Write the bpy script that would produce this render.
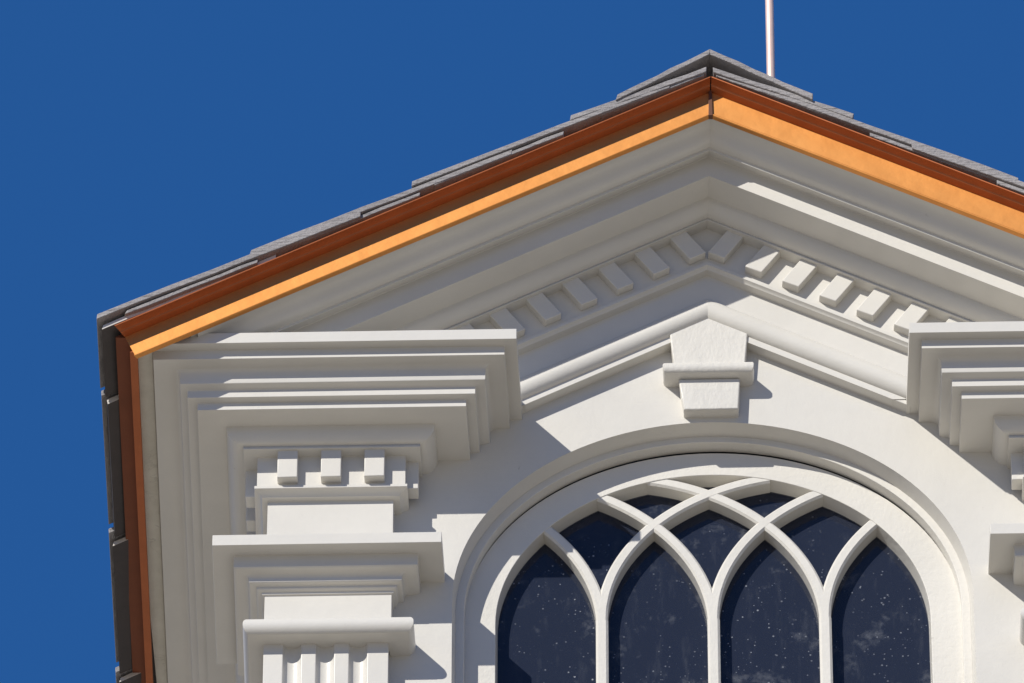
import bpy, bmesh, math, random
from mathutils import Vector, Matrix
random.seed(7)
for o in list(bpy.data.objects): bpy.data.objects.remove(o)
SC = bpy.context.scene
COL = SC.collection

# ---------------------------------------------------------------- units
S = 0.0013            # one drawing unit in metres
EL = math.radians(38.3)
DIST = 9000.0
EYE = 1.6
CAMZ = -DIST * math.sin(EL)
GZ = CAMZ - EYE / S   # ground level in drawing units
def W(x, y, z): return Vector((x * S, y * S, (z - GZ) * S))

# ---------------------------------------------------------------- camera
cd = bpy.data.cameras.new("camera"); cam = bpy.data.objects.new("camera", cd); COL.objects.link(cam)
SC.camera = cam
cd.sensor_width = 36; cd.lens = 9000 / 1024 * 36
cd.shift_x = -(713 - 512) / 1024
cd.clip_start = 0.5; cd.clip_end = 5000
cam.location = W(0, -DIST * math.cos(EL), CAMZ)
ROLL = 0.015
cam.rotation_euler = (Matrix.Rotation(math.pi / 2 + EL, 3, 'X') @ Matrix.Rotation(-ROLL, 3, 'Z')).to_euler()

# ---------------------------------------------------------------- world + sun
L = Vector((0.72, 1.0, -0.77)).normalized()
sun_el = math.asin(-L.z)
sun_az = math.atan2(-L.x, -L.y)          # direction towards the sun, clockwise from +Y
wd = bpy.data.worlds.new("World"); SC.world = wd; wd.use_nodes = True
nt = wd.node_tree; nt.nodes.clear()
sky = nt.nodes.new('ShaderNodeTexSky'); sky.sky_type = 'NISHITA'; sky.sun_disc = False
sky.sun_elevation = sun_el; sky.sun_rotation = sun_az
sky.altitude = 1500; sky.air_density = 1.0; sky.dust_density = 0.0; sky.ozone_density = 3.0
bg = nt.nodes.new('ShaderNodeBackground'); bg.inputs[1].default_value = 0.055
wo = nt.nodes.new('ShaderNodeOutputWorld')
tint = nt.nodes.new('ShaderNodeMix'); tint.data_type = 'RGBA'; tint.blend_type = 'MULTIPLY'; tint.inputs[0].default_value = 1
tint.inputs[7].default_value = (0.397, 1.687, 4.331, 1)          # deep blue
gam = nt.nodes.new('ShaderNodeGamma'); gam.inputs[1].default_value = 0.35      # flatter from zenith to horizon, to cut the sky's fill light
nt.links.new(sky.outputs[0], gam.inputs[0]); nt.links.new(gam.outputs[0], tint.inputs[6]); nt.links.new(tint.outputs[2], bg.inputs[0]); nt.links.new(bg.outputs[0], wo.inputs[0])
sd = bpy.data.lights.new("sun", 'SUN'); sd.energy = 4.6; sd.angle = math.radians(0.5); sd.color = (1.0, 0.96, 0.88)
so = bpy.data.objects.new("sun", sd); COL.objects.link(so)
so.rotation_euler = L.to_track_quat('-Z', 'Y').to_euler(); so.location = (0, -5, 20)
SC.view_settings.view_transform = 'Standard'; SC.view_settings.look = 'None'
SC.view_settings.exposure = 0.0; SC.view_settings.gamma = 1.0; SC.view_settings.use_curve_mapping = False

# ---------------------------------------------------------------- materials
def mat(name): 
    m = bpy.data.materials.new(name); m.use_nodes = True
    n = m.node_tree; b = n.nodes['Principled BSDF']
    return m, n, b
def node(n, t, **k):
    x = n.nodes.new(t)
    for a, v in k.items():
        if a in x.inputs: x.inputs[a].default_value = v
        else: setattr(x, a, v)
    return x
def coords(n, scale=(1, 1, 1)):
    tc = node(n, 'ShaderNodeTexCoord'); mp = node(n, 'ShaderNodeMapping'); mp.inputs['Scale'].default_value = scale
    n.links.new(tc.outputs['Object'], mp.inputs[0]); return mp.outputs[0]
def noise(n, vec, scale, detail=4, rough=0.5):
    x = node(n, 'ShaderNodeTexNoise'); x.inputs['Scale'].default_value = scale
    x.inputs['Detail'].default_value = detail; x.inputs['Roughness'].default_value = rough
    n.links.new(vec, x.inputs['Vector']); return x.outputs['Fac']
def ramp(n, fac, stops):
    r = node(n, 'ShaderNodeValToRGB'); e = r.color_ramp.elements
    while len(e) < len(stops): e.new(0.5)
    for i, (p, c) in enumerate(stops): e[i].position = p; e[i].color = (*c, 1)
    n.links.new(fac, r.inputs[0]); return r.outputs[0]
def mixc(n, fac, a, b):
    m = node(n, 'ShaderNodeMix'); m.data_type = 'RGBA'
    if hasattr(fac, 'links'): n.links.new(fac, m.inputs[0])
    else: m.inputs[0].default_value = fac
    for i, c in ((6, a), (7, b)):
        if hasattr(c, 'links'): n.links.new(c, m.inputs[i])
        else: m.inputs[i].default_value = (*c, 1)
    return m.outputs[2]
def math_(n, op, a, b):
    m = node(n, 'ShaderNodeMath'); m.operation = op
    for i, c in ((0, a), (1, b)):
        if hasattr(c, 'links'): n.links.new(c, m.inputs[i])
        else: m.inputs[i].default_value = c
    return m.outputs[0]
def bump(n, b, h, strength, dist):
    x = node(n, 'ShaderNodeBump'); x.inputs['Strength'].default_value = strength; x.inputs['Distance'].default_value = dist
    n.links.new(h, x.inputs['Height']); n.links.new(x.outputs[0], b.inputs['Normal'])

def paint(name, lump, lump_scale, base=(0.655, 0.632, 0.583), stretch=(1, 1, 1), rough=0.37):
    m, n, b = mat(name)
    v = coords(n, stretch)
    c = ramp(n, noise(n, v, 9, 6, .6), [(0.3, tuple(x * .93 for x in base)), (0.7, base)])
    sp = ramp(n, noise(n, v, 140, 2, .5), [(0.70, (0, 0, 0)), (0.80, (1, 1, 1))])
    c = mixc(n, math_(n, 'MULTIPLY', sp, .12), c, (0.42, 0.40, 0.35))
    n.links.new(c, b.inputs['Base Color']); b.inputs['Roughness'].default_value = rough
    b.inputs['Specular IOR Level'].default_value = 0.35
    ch = node(n, 'ShaderNodeTexNoise'); ch.inputs['Scale'].default_value = 34; ch.inputs['Detail'].default_value = 8
    ch.inputs['Roughness'].default_value = .65; ch.inputs['Distortion'].default_value = .6; n.links.new(v, ch.inputs['Vector'])
    chip = ramp(n, ch.outputs['Fac'], [(0.705, (0, 0, 0)), (0.725, (1, 1, 1))])
    c = mixc(n, math_(n, 'MULTIPLY', chip, .35), c, (.36, .34, .29))
    n.links.new(c, b.inputs['Base Color'])
    h = math_(n, 'ADD', noise(n, v, lump_scale, 3, .55), math_(n, 'MULTIPLY', noise(n, v, lump_scale * 4, 3, .6), .35))
    br = noise(n, coords(n, (.08, 1, 1)), 160, 3, .6)
    h = math_(n, 'ADD', h, math_(n, 'MULTIPLY', br, .45))
    h = math_(n, 'ADD', h, math_(n, 'MULTIPLY', noise(n, v, 14, 2, .5), 1.4))
    bump(n, b, h, lump, 0.004)
    return m
M_TRIM = paint('white trim paint', 0.07, 60)
M_WALL = paint('thick white wall paint', 0.10, 80)
M_KEY = paint('lumpy old white paint', 0.24, 60, stretch=(1, 1, .6))
M_SASH = paint('white sash paint', 0.17, 110, base=(0.68, 0.655, 0.60))

def weathered():
    m, n, b = mat('weathered bare board')
    v = coords(n)
    c = ramp(n, noise(n, v, 25, 8, .65), [(0.3, (.56, .54, .46)), (0.62, (.66, .64, .56))])
    w = node(n, 'ShaderNodeTexNoise'); w.inputs['Scale'].default_value = 14; w.inputs['Detail'].default_value = 7; w.inputs['Distortion'].default_value = 1.5
    n.links.new(v, w.inputs['Vector'])
    crack = ramp(n, w.outputs['Fac'], [(0.485, (0, 0, 0)), (0.50, (1, 1, 1)), (0.515, (0, 0, 0))])
    c = mixc(n, math_(n, 'MULTIPLY', crack, ramp(n, noise(n, v, 5, 3), [(0.5, (0, 0, 0)), (0.7, (.5, .5, .5))])), c, (.07, .06, .05))
    n.links.new(c, b.inputs['Base Color']); b.inputs['Roughness'].default_value = .8
    bump(n, b, w.outputs['Fac'], .4, .004)
    return m
M_BARE = weathered()

def copper():
    m, n, b = mat('copper sheet')
    v = coords(n)
    c = ramp(n, noise(n, v, 22, 6, .6), [(0.3, (.69, .295, .078)), (0.7, (.78, .355, .10))])
    f = noise(n, v, 420, 2, .5)
    c = mixc(n, math_(n, 'MULTIPLY', f, .25), c, (.62, .24, .06))
    n.links.new(c, b.inputs['Base Color'])
    b.inputs['Metallic'].default_value = .85; b.inputs['Roughness'].default_value = .5
    bump(n, b, math_(n, 'ADD', noise(n, v, 30, 3), math_(n, 'MULTIPLY', f, .1)), .12, .004)
    return m
M_COPPER = copper()

def slate():
    m, n, b = mat('grey slate')
    v = coords(n)
    big = noise(n, v, 5, 4, .6)
    c = ramp(n, big, [(0.3, (.23, .215, .215)), (0.7, (.34, .32, .315))])
    g = noise(n, v, 160, 5, .7)
    c = mixc(n, ramp(n, g, [(0.5, (0, 0, 0)), (0.85, (.7, .7, .7))]), c, (.42, .39, .38))
    n.links.new(c, b.inputs['Base Color']); b.inputs['Roughness'].default_value = .75
    lay = node(n, 'ShaderNodeTexNoise'); lay.inputs['Scale'].default_value = 40; lay.inputs['Detail'].default_value = 6
    mp = coords(n, (1, 1, 6)); n.links.new(mp, lay.inputs['Vector'])
    bump(n, b, math_(n, 'ADD', lay.outputs['Fac'], math_(n, 'MULTIPLY', g, .5)), .7, .006)
    return m
M_SLATE = slate()

def glass():
    m, n, b = mat('dusty window glass')
    v = coords(n)
    out = n.nodes['Material Output']
    b.inputs['Roughness'].default_value = .04; b.inputs['Base Color'].default_value = (.030, .038, .066, 1)
    b.inputs['IOR'].default_value = 1.5
    # dust specks, smears and hairline scratches lying on the pane
    vo = node(n, 'ShaderNodeTexVoronoi'); vo.inputs['Scale'].default_value = 240; n.links.new(v, vo.inputs['Vector'])
    wn = node(n, 'ShaderNodeTexWhiteNoise'); n.links.new(vo.outputs['Position'], wn.inputs['Vector'])
    thr = math_(n, 'MULTIPLY', math_(n, 'POWER', wn.outputs['Value'], 6.0), .34)
    speck = math_(n, 'LESS_THAN', vo.outputs['Distance'], thr)
    patchn = ramp(n, noise(n, v, 7, 3, .6), [(0.42, (.08, .08, .08)), (0.66, (1, 1, 1))])
    speck = math_(n, 'MULTIPLY', speck, patchn)
    sm = ramp(n, noise(n, v, 16, 8, .75), [(0.56, (0, 0, 0)), (0.78, (1, 1, 1))])
    sm2 = ramp(n, noise(n, coords(n, (1, 1, .25)), 60, 6, .7), [(0.55, (0, 0, 0)), (0.85, (1, 1, 1))])
    dust = math_(n, 'ADD', math_(n, 'MULTIPLY', sm, .22), math_(n, 'MULTIPLY', sm2, .06))
    dust = math_(n, 'ADD', dust, .004)
    dirt = node(n, 'ShaderNodeBsdfDiffuse'); dirt.inputs['Color'].default_value = (.50, .52, .55, 1)
    fac = math_(n, 'MINIMUM', math_(n, 'ADD', dust, math_(n, 'MULTIPLY', speck, math_(n, 'MULTIPLY', wn.outputs['Value'], .5))), 1.0)
    tr = node(n, 'ShaderNodeBsdfTransparent'); tr.inputs['Color'].default_value = (.55, .58, .62, 1)
    body = node(n, 'ShaderNodeMixShader'); body.inputs[0].default_value = .55
    n.links.new(tr.outputs[0], body.inputs[1]); n.links.new(b.outputs[0], body.inputs[2])
    ms = node(n, 'ShaderNodeMixShader'); n.links.new(fac, ms.inputs[0])
    n.links.new(body.outputs[0], ms.inputs[1]); n.links.new(dirt.outputs[0], ms.inputs[2])
    n.links.new(ms.outputs[0], out.inputs['Surface'])
    return m
M_GLASS = glass()
def plain(name, c, r=.7, metal=0, ns=12):
    m, n, b = mat(name); v = coords(n)
    n.links.new(ramp(n, noise(n, v, ns, 5, .6), [(0.3, tuple(x * .85 for x in c)), (0.7, c)]), b.inputs['Base Color'])
    b.inputs['Roughness'].default_value = r; b.inputs['Metallic'].default_value = metal; return m
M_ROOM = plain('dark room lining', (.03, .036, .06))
M_REFLBAR = plain('red brown reflection bar', (.55, .13, .07))
M_DECK = plain('tar black roof deck', (.03, .028, .028), .9)
M_SHADECU = plain('shade-toned copper', (.46, .135, .045), .5, .55, 30)  # copper with the shade of drip and hem put into its colour
M_LITEND = plain('sunlit-toned slate end', (.62, .58, .54), .8, 0, 60)  # paler slate, sunlight on the front ends put into the colour
M_DEEPSHADECU = plain('deep shade-toned copper', (.20, .058, .022), .55, .5, 30)  # darker copper, eave underside shade put into the colour
M_STARTER = plain('dark slate', (.075, .066, .064), .85, 0, 60)
M_ROD = plain('bright copper rod', (.95, .68, .56), .38, .35, 40)
M_SEAM = plain('tarnished copper', (.16, .07, .04), .5, .5)
def ground_mat():
    m, n, b = mat('pale paving'); v = coords(n)
    c = ramp(n, noise(n, v, .6, 8, .6), [(0.3, (.43, .375, .285)), (0.7, (.53, .46, .35))])
    br = node(n, 'ShaderNodeTexBrick'); br.inputs['Scale'].default_value = 1.0; br.inputs['Mortar Size'].default_value = .008
    br.inputs['Color1'].default_value = (1, 1, 1, 1); br.inputs['Color2'].default_value = (.9, .9, .9, 1); br.inputs['Mortar'].default_value = (.55, .55, .55, 1)
    n.links.new(v, br.inputs['Vector'])
    mm = node(n, 'ShaderNodeMix'); mm.data_type = 'RGBA'; mm.blend_type = 'MULTIPLY'; mm.inputs[0].default_value = 1
    n.links.new(c, mm.inputs[6]); n.links.new(br.outputs[0], mm.inputs[7])
    n.links.new(mm.outputs[2], b.inputs['Base Color']); b.inputs['Roughness'].default_value = .85; return m
M_GROUND = ground_mat()

# ---------------------------------------------------------------- mesh helpers
class MB:
    def __init__(s): s.v = []; s.f = []
    def add(s, *p): s.v.append(p); return len(s.v) - 1
    def loft(s, rings, closed=False, caps=False):
        ids = [[s.add(*p) for p in r] for r in rings]
        n = len(ids[0])
        for a, b in zip(ids, ids[1:]):
            for i in range(n if closed else n - 1):
                j = (i + 1) % n
                s.f.append((a[i], a[j], b[j], b[i]))
        if caps:
            s.f.append(tuple(ids[0])); s.f.append(tuple(reversed(ids[-1])))
        return s
    def poly(s, pts): s.f.append(tuple(s.add(*p) for p in pts)); return s
    def hexa(s, q0, q1):      # two matching quads
        return s.loft([q0, q1], True, True)
    def box(s, x0, x1, y0, y1, z0, z1):
        return s.hexa([(x0, y0, z0), (x1, y0, z0), (x1, y0, z1), (x0, y0, z1)], [(x0, y1, z0), (x1, y1, z0), (x1, y1, z1), (x0, y1, z1)])
    def build(s, name, material, parent=None, bev=0.7, ang=35):
        me = bpy.data.meshes.new(name)
        bm = bmesh.new()
        vs = [bm.verts.new(W(*p)) for p in s.v]
        for f in s.f:
            try: bm.faces.new([vs[i] for i in f])
            except ValueError: pass
        bmesh.ops.remove_doubles(bm, verts=bm.verts, dist=1e-6)
        bmesh.ops.recalc_face_normals(bm, faces=bm.faces)
        bm.to_mesh(me); bm.free()
        me.materials.append(material)
        for p in me.polygons: p.use_smooth = True
        me.set_sharp_from_angle(angle=math.radians(ang))
        o = bpy.data.objects.new(name, me); COL.objects.link(o)
        if bev:
            b = o.modifiers.new('bevel', 'BEVEL'); b.width = bev * S; b.segments = 2
            b.limit_method = 'ANGLE'; b.angle_limit = math.radians(ang)
        if parent: o.parent = parent; o.matrix_parent_inverse = parent.matrix_world.inverted()
        return o
def interp(x, pts):
    pts = sorted(pts)
    if x <= pts[0][0]: return pts[0][1]
    for (a, b), (c, d) in zip(pts, pts[1:]):
        if x <= c: return b + (d - b) * (x - a) / (c - a)
    return pts[-1][1]

house = bpy.data.objects.new('gabled_building', None); COL.objects.link(house)
house.location = (0, 0, 0)
house['label'] = 'white wooden gable front with arched window, pilasters and copper edged slate roof'
house['category'] = 'building'

# ---------------------------------------------------------------- ground
gm = MB(); gs = 3.0e6
gm.poly([(-gs, -gs, GZ), (gs, -gs, GZ), (gs, gs, GZ), (-gs, gs, GZ)])
g = gm.build('ground', M_GROUND, bev=0); g['kind'] = 'structure'

# ================================================================= the gable
SL = 0.522; CS = 1 / math.sqrt(1 + SL * SL); AP = 177.1; XA = 1.0     # rake slope, apex of the fascia foot
BACK = 1000; SPL = -0.030                                               # eaves run back, slightly splayed
WX = -4.0; WZ = -318.0; KZ = 0.847                                        # window centre, springing, arch flattening

# ---- wall: front sheet with the arched opening, sides and back
def arch(rx, n=64, bottom=-900, dz=0.0):
    WZ = globals()['WZ'] + dz
    pts = [(WX - rx, bottom)]
    pts += [(WX - rx, bottom + (WZ - bottom) * i / 6) for i in range(1, 6)]
    pts += [(WX - rx * math.cos(math.pi * i / n), WZ + KZ * rx * math.sin(math.pi * i / n)) for i in range(n + 1)]
    pts += [(WX + rx, WZ + (bottom - WZ) * i / 6) for i in range(1, 7)]
    return pts
mb = MB()
def outer(p):
    x, z = p
    if z <= WZ: return (-430 if x < WX else 430, z)
    dx, dz = x - WX, z - WZ; best = 1e9
    for t in ([(-430 - WX) / dx] if dx < 0 else [(430 - WX) / dx] if dx > 0 else []): best = min(best, t)
    for sg in (-1, 1):   # z = 150 - SL*|x|
        den = dz + SL * sg * dx
        if den > 1e-9:
            t = (150 - WZ - SL * sg * WX) / den
            if t > 0 and sg * (WX + dx * t) >= -1e-6: best = min(best, t)
    return (WX + dx * best, WZ + dz * best)
hole = arch(255)
mb.loft([[(x, 0, z) for x, z in hole], [(outer(p)[0], 0, outer(p)[1]) for p in hole]])
mb.loft([[(x, 0, z) for x, z in hole], [(x, 20.5, z) for x, z in arch(252)]])
mb.poly([(-430, 0, GZ), (430, 0, GZ), (430, 0, -900), (-430, 0, -900)])
mb.poly([(WX - 255, 0, -900), (WX + 255, 0, -900), (WX + 255, 60, -900), (WX - 255, 60, -900)])
for sx in (-1, 1):
    mb.poly([(sx * 430, 0, GZ), (sx * 430, BACK, GZ), (sx * 430, BACK, -100), (sx * 430, 0, -100)])
mb.poly([(-430, BACK, GZ), (430, BACK, GZ), (430, BACK, -76), (0, BACK, 150), (-430, BACK, -76)])
mb.build('wall', M_WALL, house, bev=0)

# ---- horizontal cornice blocks over the pilasters
XRC = [(130, -193), (119, -205), (102.5, -224.2), (94.5, -234.3), (87, -243.5), (59.5, -275), (49.5, -289.8), (46.5, -292), (38, -302.5), (35, -305), (24, -316.7)]
XLC = [(130, -566), (119, -550), (102.5, -524.5), (94.5, -517), (87, -507.5), (59.5, -480.5), (49.5, -463.8), (46.5, -461.5), (38, -452.7), (35, -450), (24, -440.2)]
XRK = [(65.5, -267.3), (47, -291), (40, -302), (33, -310), (27, -314), (24, -317)]
XLK = [(65.5, -490.6), (47, -470.5), (40, -461), (33, -452.5), (27, -445), (24, -441)]
def q(c, r0, r1, n, t0=0, t1=90):  # quarter curves in the (P, Z) plane
    return [(c[0] + r0 * math.cos(math.radians(t0 + (t1 - t0) * i / n)), c[1] + r1 * math.sin(math.radians(t0 + (t1 - t0) * i / n))) for i in range(n + 1)]
ENT = [(20, -83), (130, -83), (130, -95.4), (119, -95.7), (119, -106.4)]
ENT += [(117, -105.9), (112, -105.7), (108, -106.3), (105, -107.5), (103.2, -109.5), (102.5, -112.1), (102.5, -122.7), (102, -123.9)]
ENT += [(99, -125.3), (95.5, -126.3), (94.5, -127.1), (94.5, -135.3), (87, -136.7), (87, -145), (59.5, -145)]
ENT += [(49.5 + 10 * math.cos(math.radians(t)), -145.5 - 16.4 * math.sin(math.radians(t))) for t in range(0, 91, 10)][1:]
ENT += [(49.5, -162.1), (49.5, -165.5), (35.5, -165.1), (35.5, -202), (38, -202.2), (38, -205.4), (36, -206.2), (33.5, -207.4), (31, -209.4), (30, -211), (24, -211.2), (24, -284)]
def sweep(profile, xr, xl, mir, yback, name, material, parent, top=None):
    m = MB(); rings = []
    for P, z in profile:
        a, b = interp(P, xl), interp(P, xr)
        r = [(a + SPL * (yback + P), yback, z), (a, -P, z), (b, -P, z), (b + .0174 * P, 2, z)]
        rings.append([(mir * x, y, zz) for x, y, zz in r])
    m.loft(rings)
    return m.build(name, material, parent)
def dentil(parent, pts0, pts1):
    m = MB(); m.hexa(pts0, pts1); return m.build('dentil', M_TRIM, parent, bev=.9)
def dbox(parent, mir, x0, x1, y0, y1, z0, z1):
    a, b = sorted((mir * x0, mir * x1))
    return dentil(parent, [(a, y0, z0), (b, y0, z0), (b, y0, z1), (a, y0, z1)], [(a, y1, z0), (b, y1, z0), (b, y1, z1), (a, y1, z1)])
CAP = [(20, -282.9), (65.5, -282.9), (65.5, -295.5), (47, -295.0), (47, -308.4)]
CAP += [(45.5, -309.6), (42, -310.4), (38.4, -311.4), (36.6, -312.8), (36, -314.6), (36, -318.3)]
CAP += [(35, -319.2), (30.6, -319.8), (30, -320.4), (30, -322.3), (28.6, -323.6), (26, -324.4), (26, -326.6), (24, -327.2), (24, -372)]
for mir in (1, -1):
    ent = sweep(ENT, XRC, XLC, mir, BACK, 'entablature', M_TRIM, house)
    for x in (-430.2, -387.4, -344.7): dbox(ent, mir, x, x + 20, -46.5, -34.5, -198.4, -162)
    dbox(ent, mir, -306.5, -292, -25, -7.5, -198.4, -162)
    y = -15
    while y < 420:
        dbox(ent, mir, -462 + SPL * (y + 48), -449 + SPL * (y + 48), y, y + 18, -198.4, -162); y += 38.8
    # weathered bare board on the underside of the eave, outermost strip
    m = MB(); z = -95.4
    m.box(0, 1, 0, 1, 0, 1); m.v = [(mir * ((-567.5 + 16.5 * x) + SPL * (BACK - 10 + 129) * y), -129 + y * (BACK + 119), z - 1.6 * (1 - zz)) for x, y, zz in m.v]
    m.build('soffit_board', M_BARE, ent, bev=.3)['label'] = 'weathered bare board along the eave soffit'
    # pilaster: fluted shaft, capital, astragal
    xs = [(-441, 130), (-441, -22)]
    for cx in (-413.2, -381.1, -349.1):
        xs.append((cx - 9.2, -22))
        xs += [(cx - 8.8 * math.cos(math.pi * i / 12), -21.5 + 6.8 * math.sin(math.pi * i / 12)) for i in range(13)]
        xs.append((cx + 9.2, -22))
    xs += [(-319.6, -22), (-319.6, 2)]
    m = MB(); m.loft([[(mir * x, y, -384) for x, y in xs], [(mir * x, y, -2600) for x, y in xs]])
    pil = m.build('pilaster', M_TRIM, house, bev=.5)
    sweep([(24, -2600), (40, -2600), (40, -2660), (48, -2670), (48, -2700), (52, -2700), (52, GZ)], XRK, XLK, mir, 130, 'pedestal', M_TRIM, pil)
    cap = sweep(CAP, XRK, XLK, mir, 130, 'capital', M_TRIM, pil)
    T = [(24, -364.8), (36, -364.8)] + [(34.5 + 9 * math.cos(math.radians(t)), -374.6 + 9.8 * math.sin(math.radians(t))) for t in range(80, -91, -10)]
    T += [(38, -384.2), (8, -384.4)]
    sweep(T, [(43.5, -294.6), (34, -304), (24, -314), (20, -319)], [(43.5, -460.5), (34, -452), (24, -444), (20, -441)], mir, 130, 'astragal', M_TRIM, pil)

# ---- raking cornice of the pediment
RAKE = [(60, -3.0), (140, -3.0), (140, 0.3)]
RAKE += [(134, .1), (128.5, .5), (124.5, 1.8), (121.6, 4.2), (119.6, 7.0), (117.2, 9.4), (113.6, 10.8), (109, 11.3), (105.4, 11.4), (105.4, 14.4)]
RAKE += [(101, 13.0), (95, 11.2), (91, 9.6), (89.6, 9.4), (89, 10), (89, 31.9), (55, 31.5)]
RAKE += [(40 + 15 * math.cos(math.radians(t)), 31.9 + 12.4 * math.sin(math.radians(t))) for t in range(0, 91, 10)][1:]
RAKE += [(40, 44.5), (40, 46.9), (25, 46.4), (25, 85.2), (27.5, 85.4), (27.5, 89), (25, 90), (23.4, 91.8), (14, 92), (14, 150), (4, 150)]
def xa(P): return 1.0 - 5.6 * (140 - P) / 115      # the apex leans a hair towards the viewer's left as it recedes
def rp(P, n, sg, dx):  # dx = distance from apex; sg side
    return (xa(P) + sg * dx, -P, AP - n / CS - SL * dx)
def rake_end(n, z): return (AP - n / CS - z) / SL
for sg in (-1, 1):
    m = MB()
    m.loft([[rp(P, n, sg, 0) for P, n in RAKE], [rp(P, n, sg, rake_end(n, -87.5)) for P, n in RAKE]])
    rk = m.build('raking_cornice', M_TRIM, house)
    # dentils: their sides lean with the rake
    k = 0
    while True:
        xb = 1.6 + 36.2 * k if sg < 0 else 0.4 + 36.8 * k         # lower inner corner, distance from apex
        if xb > 262: break
        def corner(dx_, n_, P):   # dx_ at the lower edge, moved up the slanted side by (n_)
            zb = AP - 79.8 / CS - SL * dx_
            # rise t along direction (outwards, up) = (1, 1.40)
            t = (79.8 - n_) / CS / (1.40 + SL)
            return (xa(P) + sg * (dx_ + t), -P, zb + 1.40 * t)
        w = 16.4
        qd = lambda P: [corner(xb, 79.8, P), corner(xb + w, 79.8, P), corner(xb + w, 45.4, P), corner(xb, 45.4, P)]
        dentil(rk, qd(35.5), qd(24.4))
        k += 1
    # roll moulding with its fillet under the tympanum
    m = MB()
    prof = [(0, 118), (13, 118)] + [(11.6 + 10.4 * math.cos(math.radians(t)), 131.2 - 12.6 * math.sin(math.radians(t))) for t in range(80, -91, -10)]
    prof += [(13.2, 144.6), (13.2, 149.4), (-2, 149.6)]
    m.loft([[rp(P, n, sg, 0) for P, n in prof], [rp(P, n, sg, 195 if sg < 0 else 200) for P, n in prof]])
    m.build('roll_moulding', M_TRIM, house, bev=.5)

# ---- keystone
m = MB()
up = [(-39.2, -46), (-43.8, 4), (-44, 14), (-4, 36), (35.6, 14), (35.4, 4), (31.6, -46)]
m.loft([[(x, -16.5, z) for x, z in up], [(x, 2, z) for x, z in up]], True, True)
lo = [(-30, -96.5), (-34.9, -58), (26.4, -58), (24.4, -96.5)]
m.loft([[(x, -14, z) for x, z in lo], [(x, 2, z) for x, z in lo]], True, True)
key = m.build('keystone', M_KEY, house, bev=1.4)
m = MB()
bp = [(10, -44.6), (22, -44.6), (24.2, -45.6), (25.4, -48), (25.4, -52), (24.4, -54.6), (22.6, -56.4), (19, -57.4), (-1, -57.8)]
rings = []
for P, z in bp:
    e = P - 25.4
    rings.append([(-50.4 - e * .8, 2, z), (-50.4 - e * .8, -P, z), (40.4 + e * .8, -P, z), (40.4 + e * .8, 2, z)])
m.loft(rings); m.build('band', M_KEY, key, bev=.6)

# ---- arched window
win = MB()
o1, o2, oa, o3, o4 = arch(252), arch(243.8), arch(245.4, dz=-4.5), arch(213.5, dz=-4.5), arch(211.8, dz=-4.5)
win.loft([[(x, 20, z) for x, z in o1], [(x, 20, z) for x, z in o2], [(x, 36, z) for x, z in o2]])
win.loft([[(x, 34.4, z) for x, z in oa], [(x, 34.4, z) for x, z in o3], [(x, 54, z) for x, z in o4]])
WIN = win.build('arched_window', M_SASH, house, bev=.5)
def bar(path, w, y0, y1, nm):
    m = MB(); rings = []
    for i, (x, z) in enumerate(path):
        a = path[max(i - 1, 0)]; b = path[min(i + 1, len(path) - 1)]
        t = Vector((b[0] - a[0], b[1] - a[1])).normalized(); nx, nz = -t.y, t.x
        h = w / 2; k = h * .62
        rings.append([(x - nx * h, y1, z - nz * h), (x - nx * h, y0 + 2.0, z - nz * h), (x - nx * k, y0, z - nz * k),
                      (x + nx * k, y0, z + nz * k), (x + nx * h, y0 + 2.0, z + nz * h), (x + nx * h, y1, z + nz * h)])
    m.loft(rings, True, True)
    return m.build(nm, M_SASH, WIN, bev=0, ang=25)
R = 213.5; k = 0; WZF = WZ - 4.5
for mx in (-109, 0.5, 110):
    bar([(WX + mx, -895), (WX + mx, -600), (WX + mx, WZF + 4)], 12.2, 34.9, 53, 'mullion')
    for sg in (1, -1):
        cxx = mx + sg * R; path = []
        for i in range(0, 61):
            a = math.pi * i / 60 * .62
            x = cxx - sg * R * math.cos(a); z = R * math.sin(a)
            path.append((WX + x - 3.0 * min(1, z / 140), WZF + KZ * z))
            if x * x + z * z > (R + 1) ** 2 and i > 2: break
        bar(path, 11.2, 35.0 + .04 * k, 53.1 + .2 * k, 'tracery_bar'); k += 1
gp = arch(213, dz=-4.5)
m = MB(); m.loft([[(x, 52.6, z) for x, z in gp], [(x, 55, z) for x, z in gp]], True, True)
m.build('pane', M_GLASS, WIN, bev=0)
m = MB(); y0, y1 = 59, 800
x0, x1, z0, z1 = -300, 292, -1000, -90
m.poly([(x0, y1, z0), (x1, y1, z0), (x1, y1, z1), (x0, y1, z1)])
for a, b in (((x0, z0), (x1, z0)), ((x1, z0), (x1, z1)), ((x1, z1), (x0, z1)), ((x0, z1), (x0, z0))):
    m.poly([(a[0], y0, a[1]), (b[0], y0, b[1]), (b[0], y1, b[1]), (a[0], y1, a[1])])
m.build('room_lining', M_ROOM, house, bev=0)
m = MB()
a, b = Vector((-225, -212)), Vector((-20, -72)); d = (b - a).normalized(); nn = Vector((-d.y, d.x)) * 8
qa = [a - nn, b - nn, b + nn, a + nn]
m.hexa([(p.x, 110, p.y) for p in qa], [(p.x, 130, p.y) for p in qa]); m.build('reflection_bar', M_REFLBAR, house, bev=0)  # added bar standing in for a reddish reflection in the panes

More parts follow.
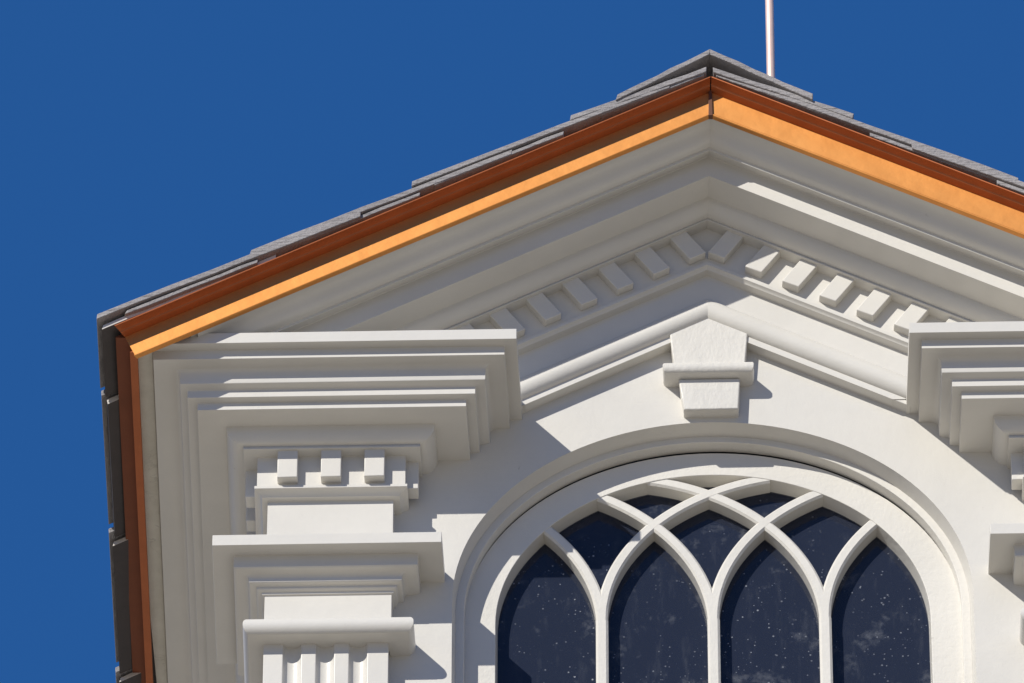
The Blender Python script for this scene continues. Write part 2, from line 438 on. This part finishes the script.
# ---- copper edging of the rakes and eaves
def nz(h): return -h * CS
for sg in (-1, 1):
    def run(prof, nm, mt):
        m = MB(); ends = [rp(P, -h, sg, 566 + (P - 142) * .40 + max(h, 0) * .42 - sg * xa(P)) for P, h in prof]
        m.loft([[rp(P, -h, sg, .6) for P, h in prof], ends]); return m.build(nm, mt, house, bev=.3)
    rf = run([(138, -1.6), (143.2, -1.6), (144, -0.6), (143.6, .6), (142.2, 1.2), (142.2, 29.0), (136, 29.0)], 'rake_flashing', M_COPPER)
    de = run([(141.6, 25.6), (143, 25.4), (150, 27.4), (150.6, 28.6), (158, 30.6), (159, 30.4), (159.2, 31.8), (130, 31.8)], 'drip_edge', M_SHADECU)
    # eave run: drip soffit, fascia and hem, going back along the eave
    def eave(pts, y0, nm, mt):
        mm = MB()
        mm.loft([[(sg * x, y0, z) for x, z in pts], [(sg * (x + 0) + sg * -SPL * (BACK - y0), BACK, z) for x, z in pts]], True, True)
        return mm.build(nm, mt, house, bev=.3)
    eave([(570, -96), (586, -95.5), (586, -93.6), (575, -89), (566, -89)], -141, 'drip_edge', M_DEEPSHADECU)
    eave([(565, -106), (572.4, -106), (572.4, -93), (565, -93)], -131, 'eave_flashing', M_SHADECU)
m = MB()
m.hexa([(XA - 2.2, -144.5, AP - 3), (XA + 2.2, -144.5, AP - 3), (XA + 1.6, -144.5, AP + 31), (XA - 1.6, -144.5, AP + 31)],
       [(XA - 2.2, -138, AP - 3), (XA + 2.2, -138, AP - 3), (XA + 1.6, -138, AP + 31), (XA - 1.6, -138, AP + 31)])
m.build('apex_seam', M_SEAM, house, bev=.3)

# ---- slate roof
REF = AP + 35.0 / CS        # height of the slate bed at the apex
m = MB()
for sg in (-1, 1):           # deck
    def dk(x, y, d=0): return (XA + sg * x, y, REF - 3 - SL * x - d)
    m.hexa([dk(0, -132), dk(575, -132), dk(575, -132, 8), dk(0, -132, 8)], [dk(0, BACK), dk(590, BACK), dk(590, BACK, 8), dk(0, BACK, 8)])
roof = m.build('roof', M_DECK, house, bev=0)
m = MB()
def slate_plate(m, sg, xt, length, y0, y1, n0, n1, t, droop=0, shear=0.0):
    """one slate: tail at horizontal distance xt from the apex, head up slope"""
    nseg = 7; rows = []
    for i in range(nseg + 1):
        s_ = length * i / nseg
        x = xt - s_ * CS; n = n0 + (n1 - n0) * i / nseg
        zb = REF - SL * x + n / CS
        j = lambda a: random.uniform(-a, a)
        ya, yb = y0 + j(.5), y1 + j(.5)
        tt = t + j(.5); jx = j(2) if i == 0 else 0
        dr = droop * (1 - i / nseg)
        sh = shear * (y1 - y0)
        rows.append([(XA + sg * (x + jx), ya, zb - dr + j(.25)), (XA + sg * (x + jx + sh), yb, zb + j(.25)), (XA + sg * (x - .4 + sh), yb, zb + tt / CS), (XA + sg * (x - .4), ya, zb - dr + tt / CS)])
    m.loft(rows, True, True)
tails_l = [604.5, 455.5, 296.7, 140]; tails_r = [604.5, 457, 305, 144]
for sg, tails in ((-1, tails_l), (1, tails_r)):
    for k, xt in enumerate(tails):
        y = -160 + random.uniform(-1.5, 1.5); w = 228 if k % 2 == 1 else 120
        while y < BACK:
            w1 = min(w + random.uniform(-8, 8), BACK + 5 - y)
            xtt = xt - SPL * (y + 160) if k == 0 else xt
            xtt += random.uniform(-.8, .8); sh = -SPL if k == 0 else 0; dr = 5.5 if k == 0 and y > -150 else 0
            jj = random.uniform(-.6, .6)
            slate_plate(m, sg, xtt, min(290, (xt - 4) / CS), y, y + w1 - 3, 11.5 + jj, 2.0, 5.6, dr, sh)
            if y < 400:      # the slate below, showing as a second thin layer at the verge
                x2 = xtt - random.uniform(14, 40)
                slate_plate(m, sg, x2, min(random.uniform(120, 165), (x2 - 6) / CS), y + 2, y + w1 - 5, 4.2, 0.2, 4.2, 0, sh)
            y += w1; w = 228
m.build('slates', M_SLATE, roof, bev=.6, ang=40)
for sg in (-1, 1):            # dark starter course under the eave slates
    m = MB(); y = -153
    while y < BACK:
        w = 112 if y < -150 else 228
        slate_plate(m, sg, 599 - SPL * (y + 160), 190, y, y + w - 4, 1.5, -.6, 5.5, 4 if y > -140 else 0, -SPL); y += w
    st = m.build('starter_course', M_STARTER, roof, bev=.5, ang=40)
    st['label'] = 'dark slate course under the eave, front ends coloured as sunlit'
    st.data.materials.append(M_LITEND)
    for p in st.data.polygons:
        if p.normal.y < -.8: p.material_index = 1  # front-facing ends take the sunlit colour
for sg, ln in ((-1, 93), (1, 103)):
    y = -163; 
    while y < BACK:
        m = MB(); slate_plate(m, sg, ln, ln / CS, y, y + 240, 12.5 if sg > 0 else 11.0, 19.5, 6.2)
        m.build('ridge_cap', M_SLATE, roof, bev=.6, ang=40); y += 236

# ---- lightning rod behind the ridge
rod = bpy.data.objects.new('lightning_rod', None); COL.objects.link(rod)
rz = REF - SL * 60 + 14
rod.location = W(64, 70, rz); bpy.context.view_layer.update()
rod['label'] = 'thin bright copper lightning rod standing on the slate roof behind the ridge'
rod['category'] = 'lightning rod'
def lathe(prof, cx, cy, n=20):
    mm = MB(); mm.loft([[(cx + r * math.cos(2 * math.pi * i / n), cy + r * math.sin(2 * math.pi * i / n), z) for i in range(n)] for r, z in prof], True, True); return mm
lathe([(4.4, rz), (4.4, rz + 330), (2.6, rz + 345), (.3, rz + 385)], 64, 70).build('rod', M_ROD, rod, bev=0)
lathe([(15, rz - 14), (15, rz - 2), (8, rz + 4), (6.5, rz + 22), (4.2, rz + 24)], 64, 70).build('base', M_ROD, rod, bev=0)
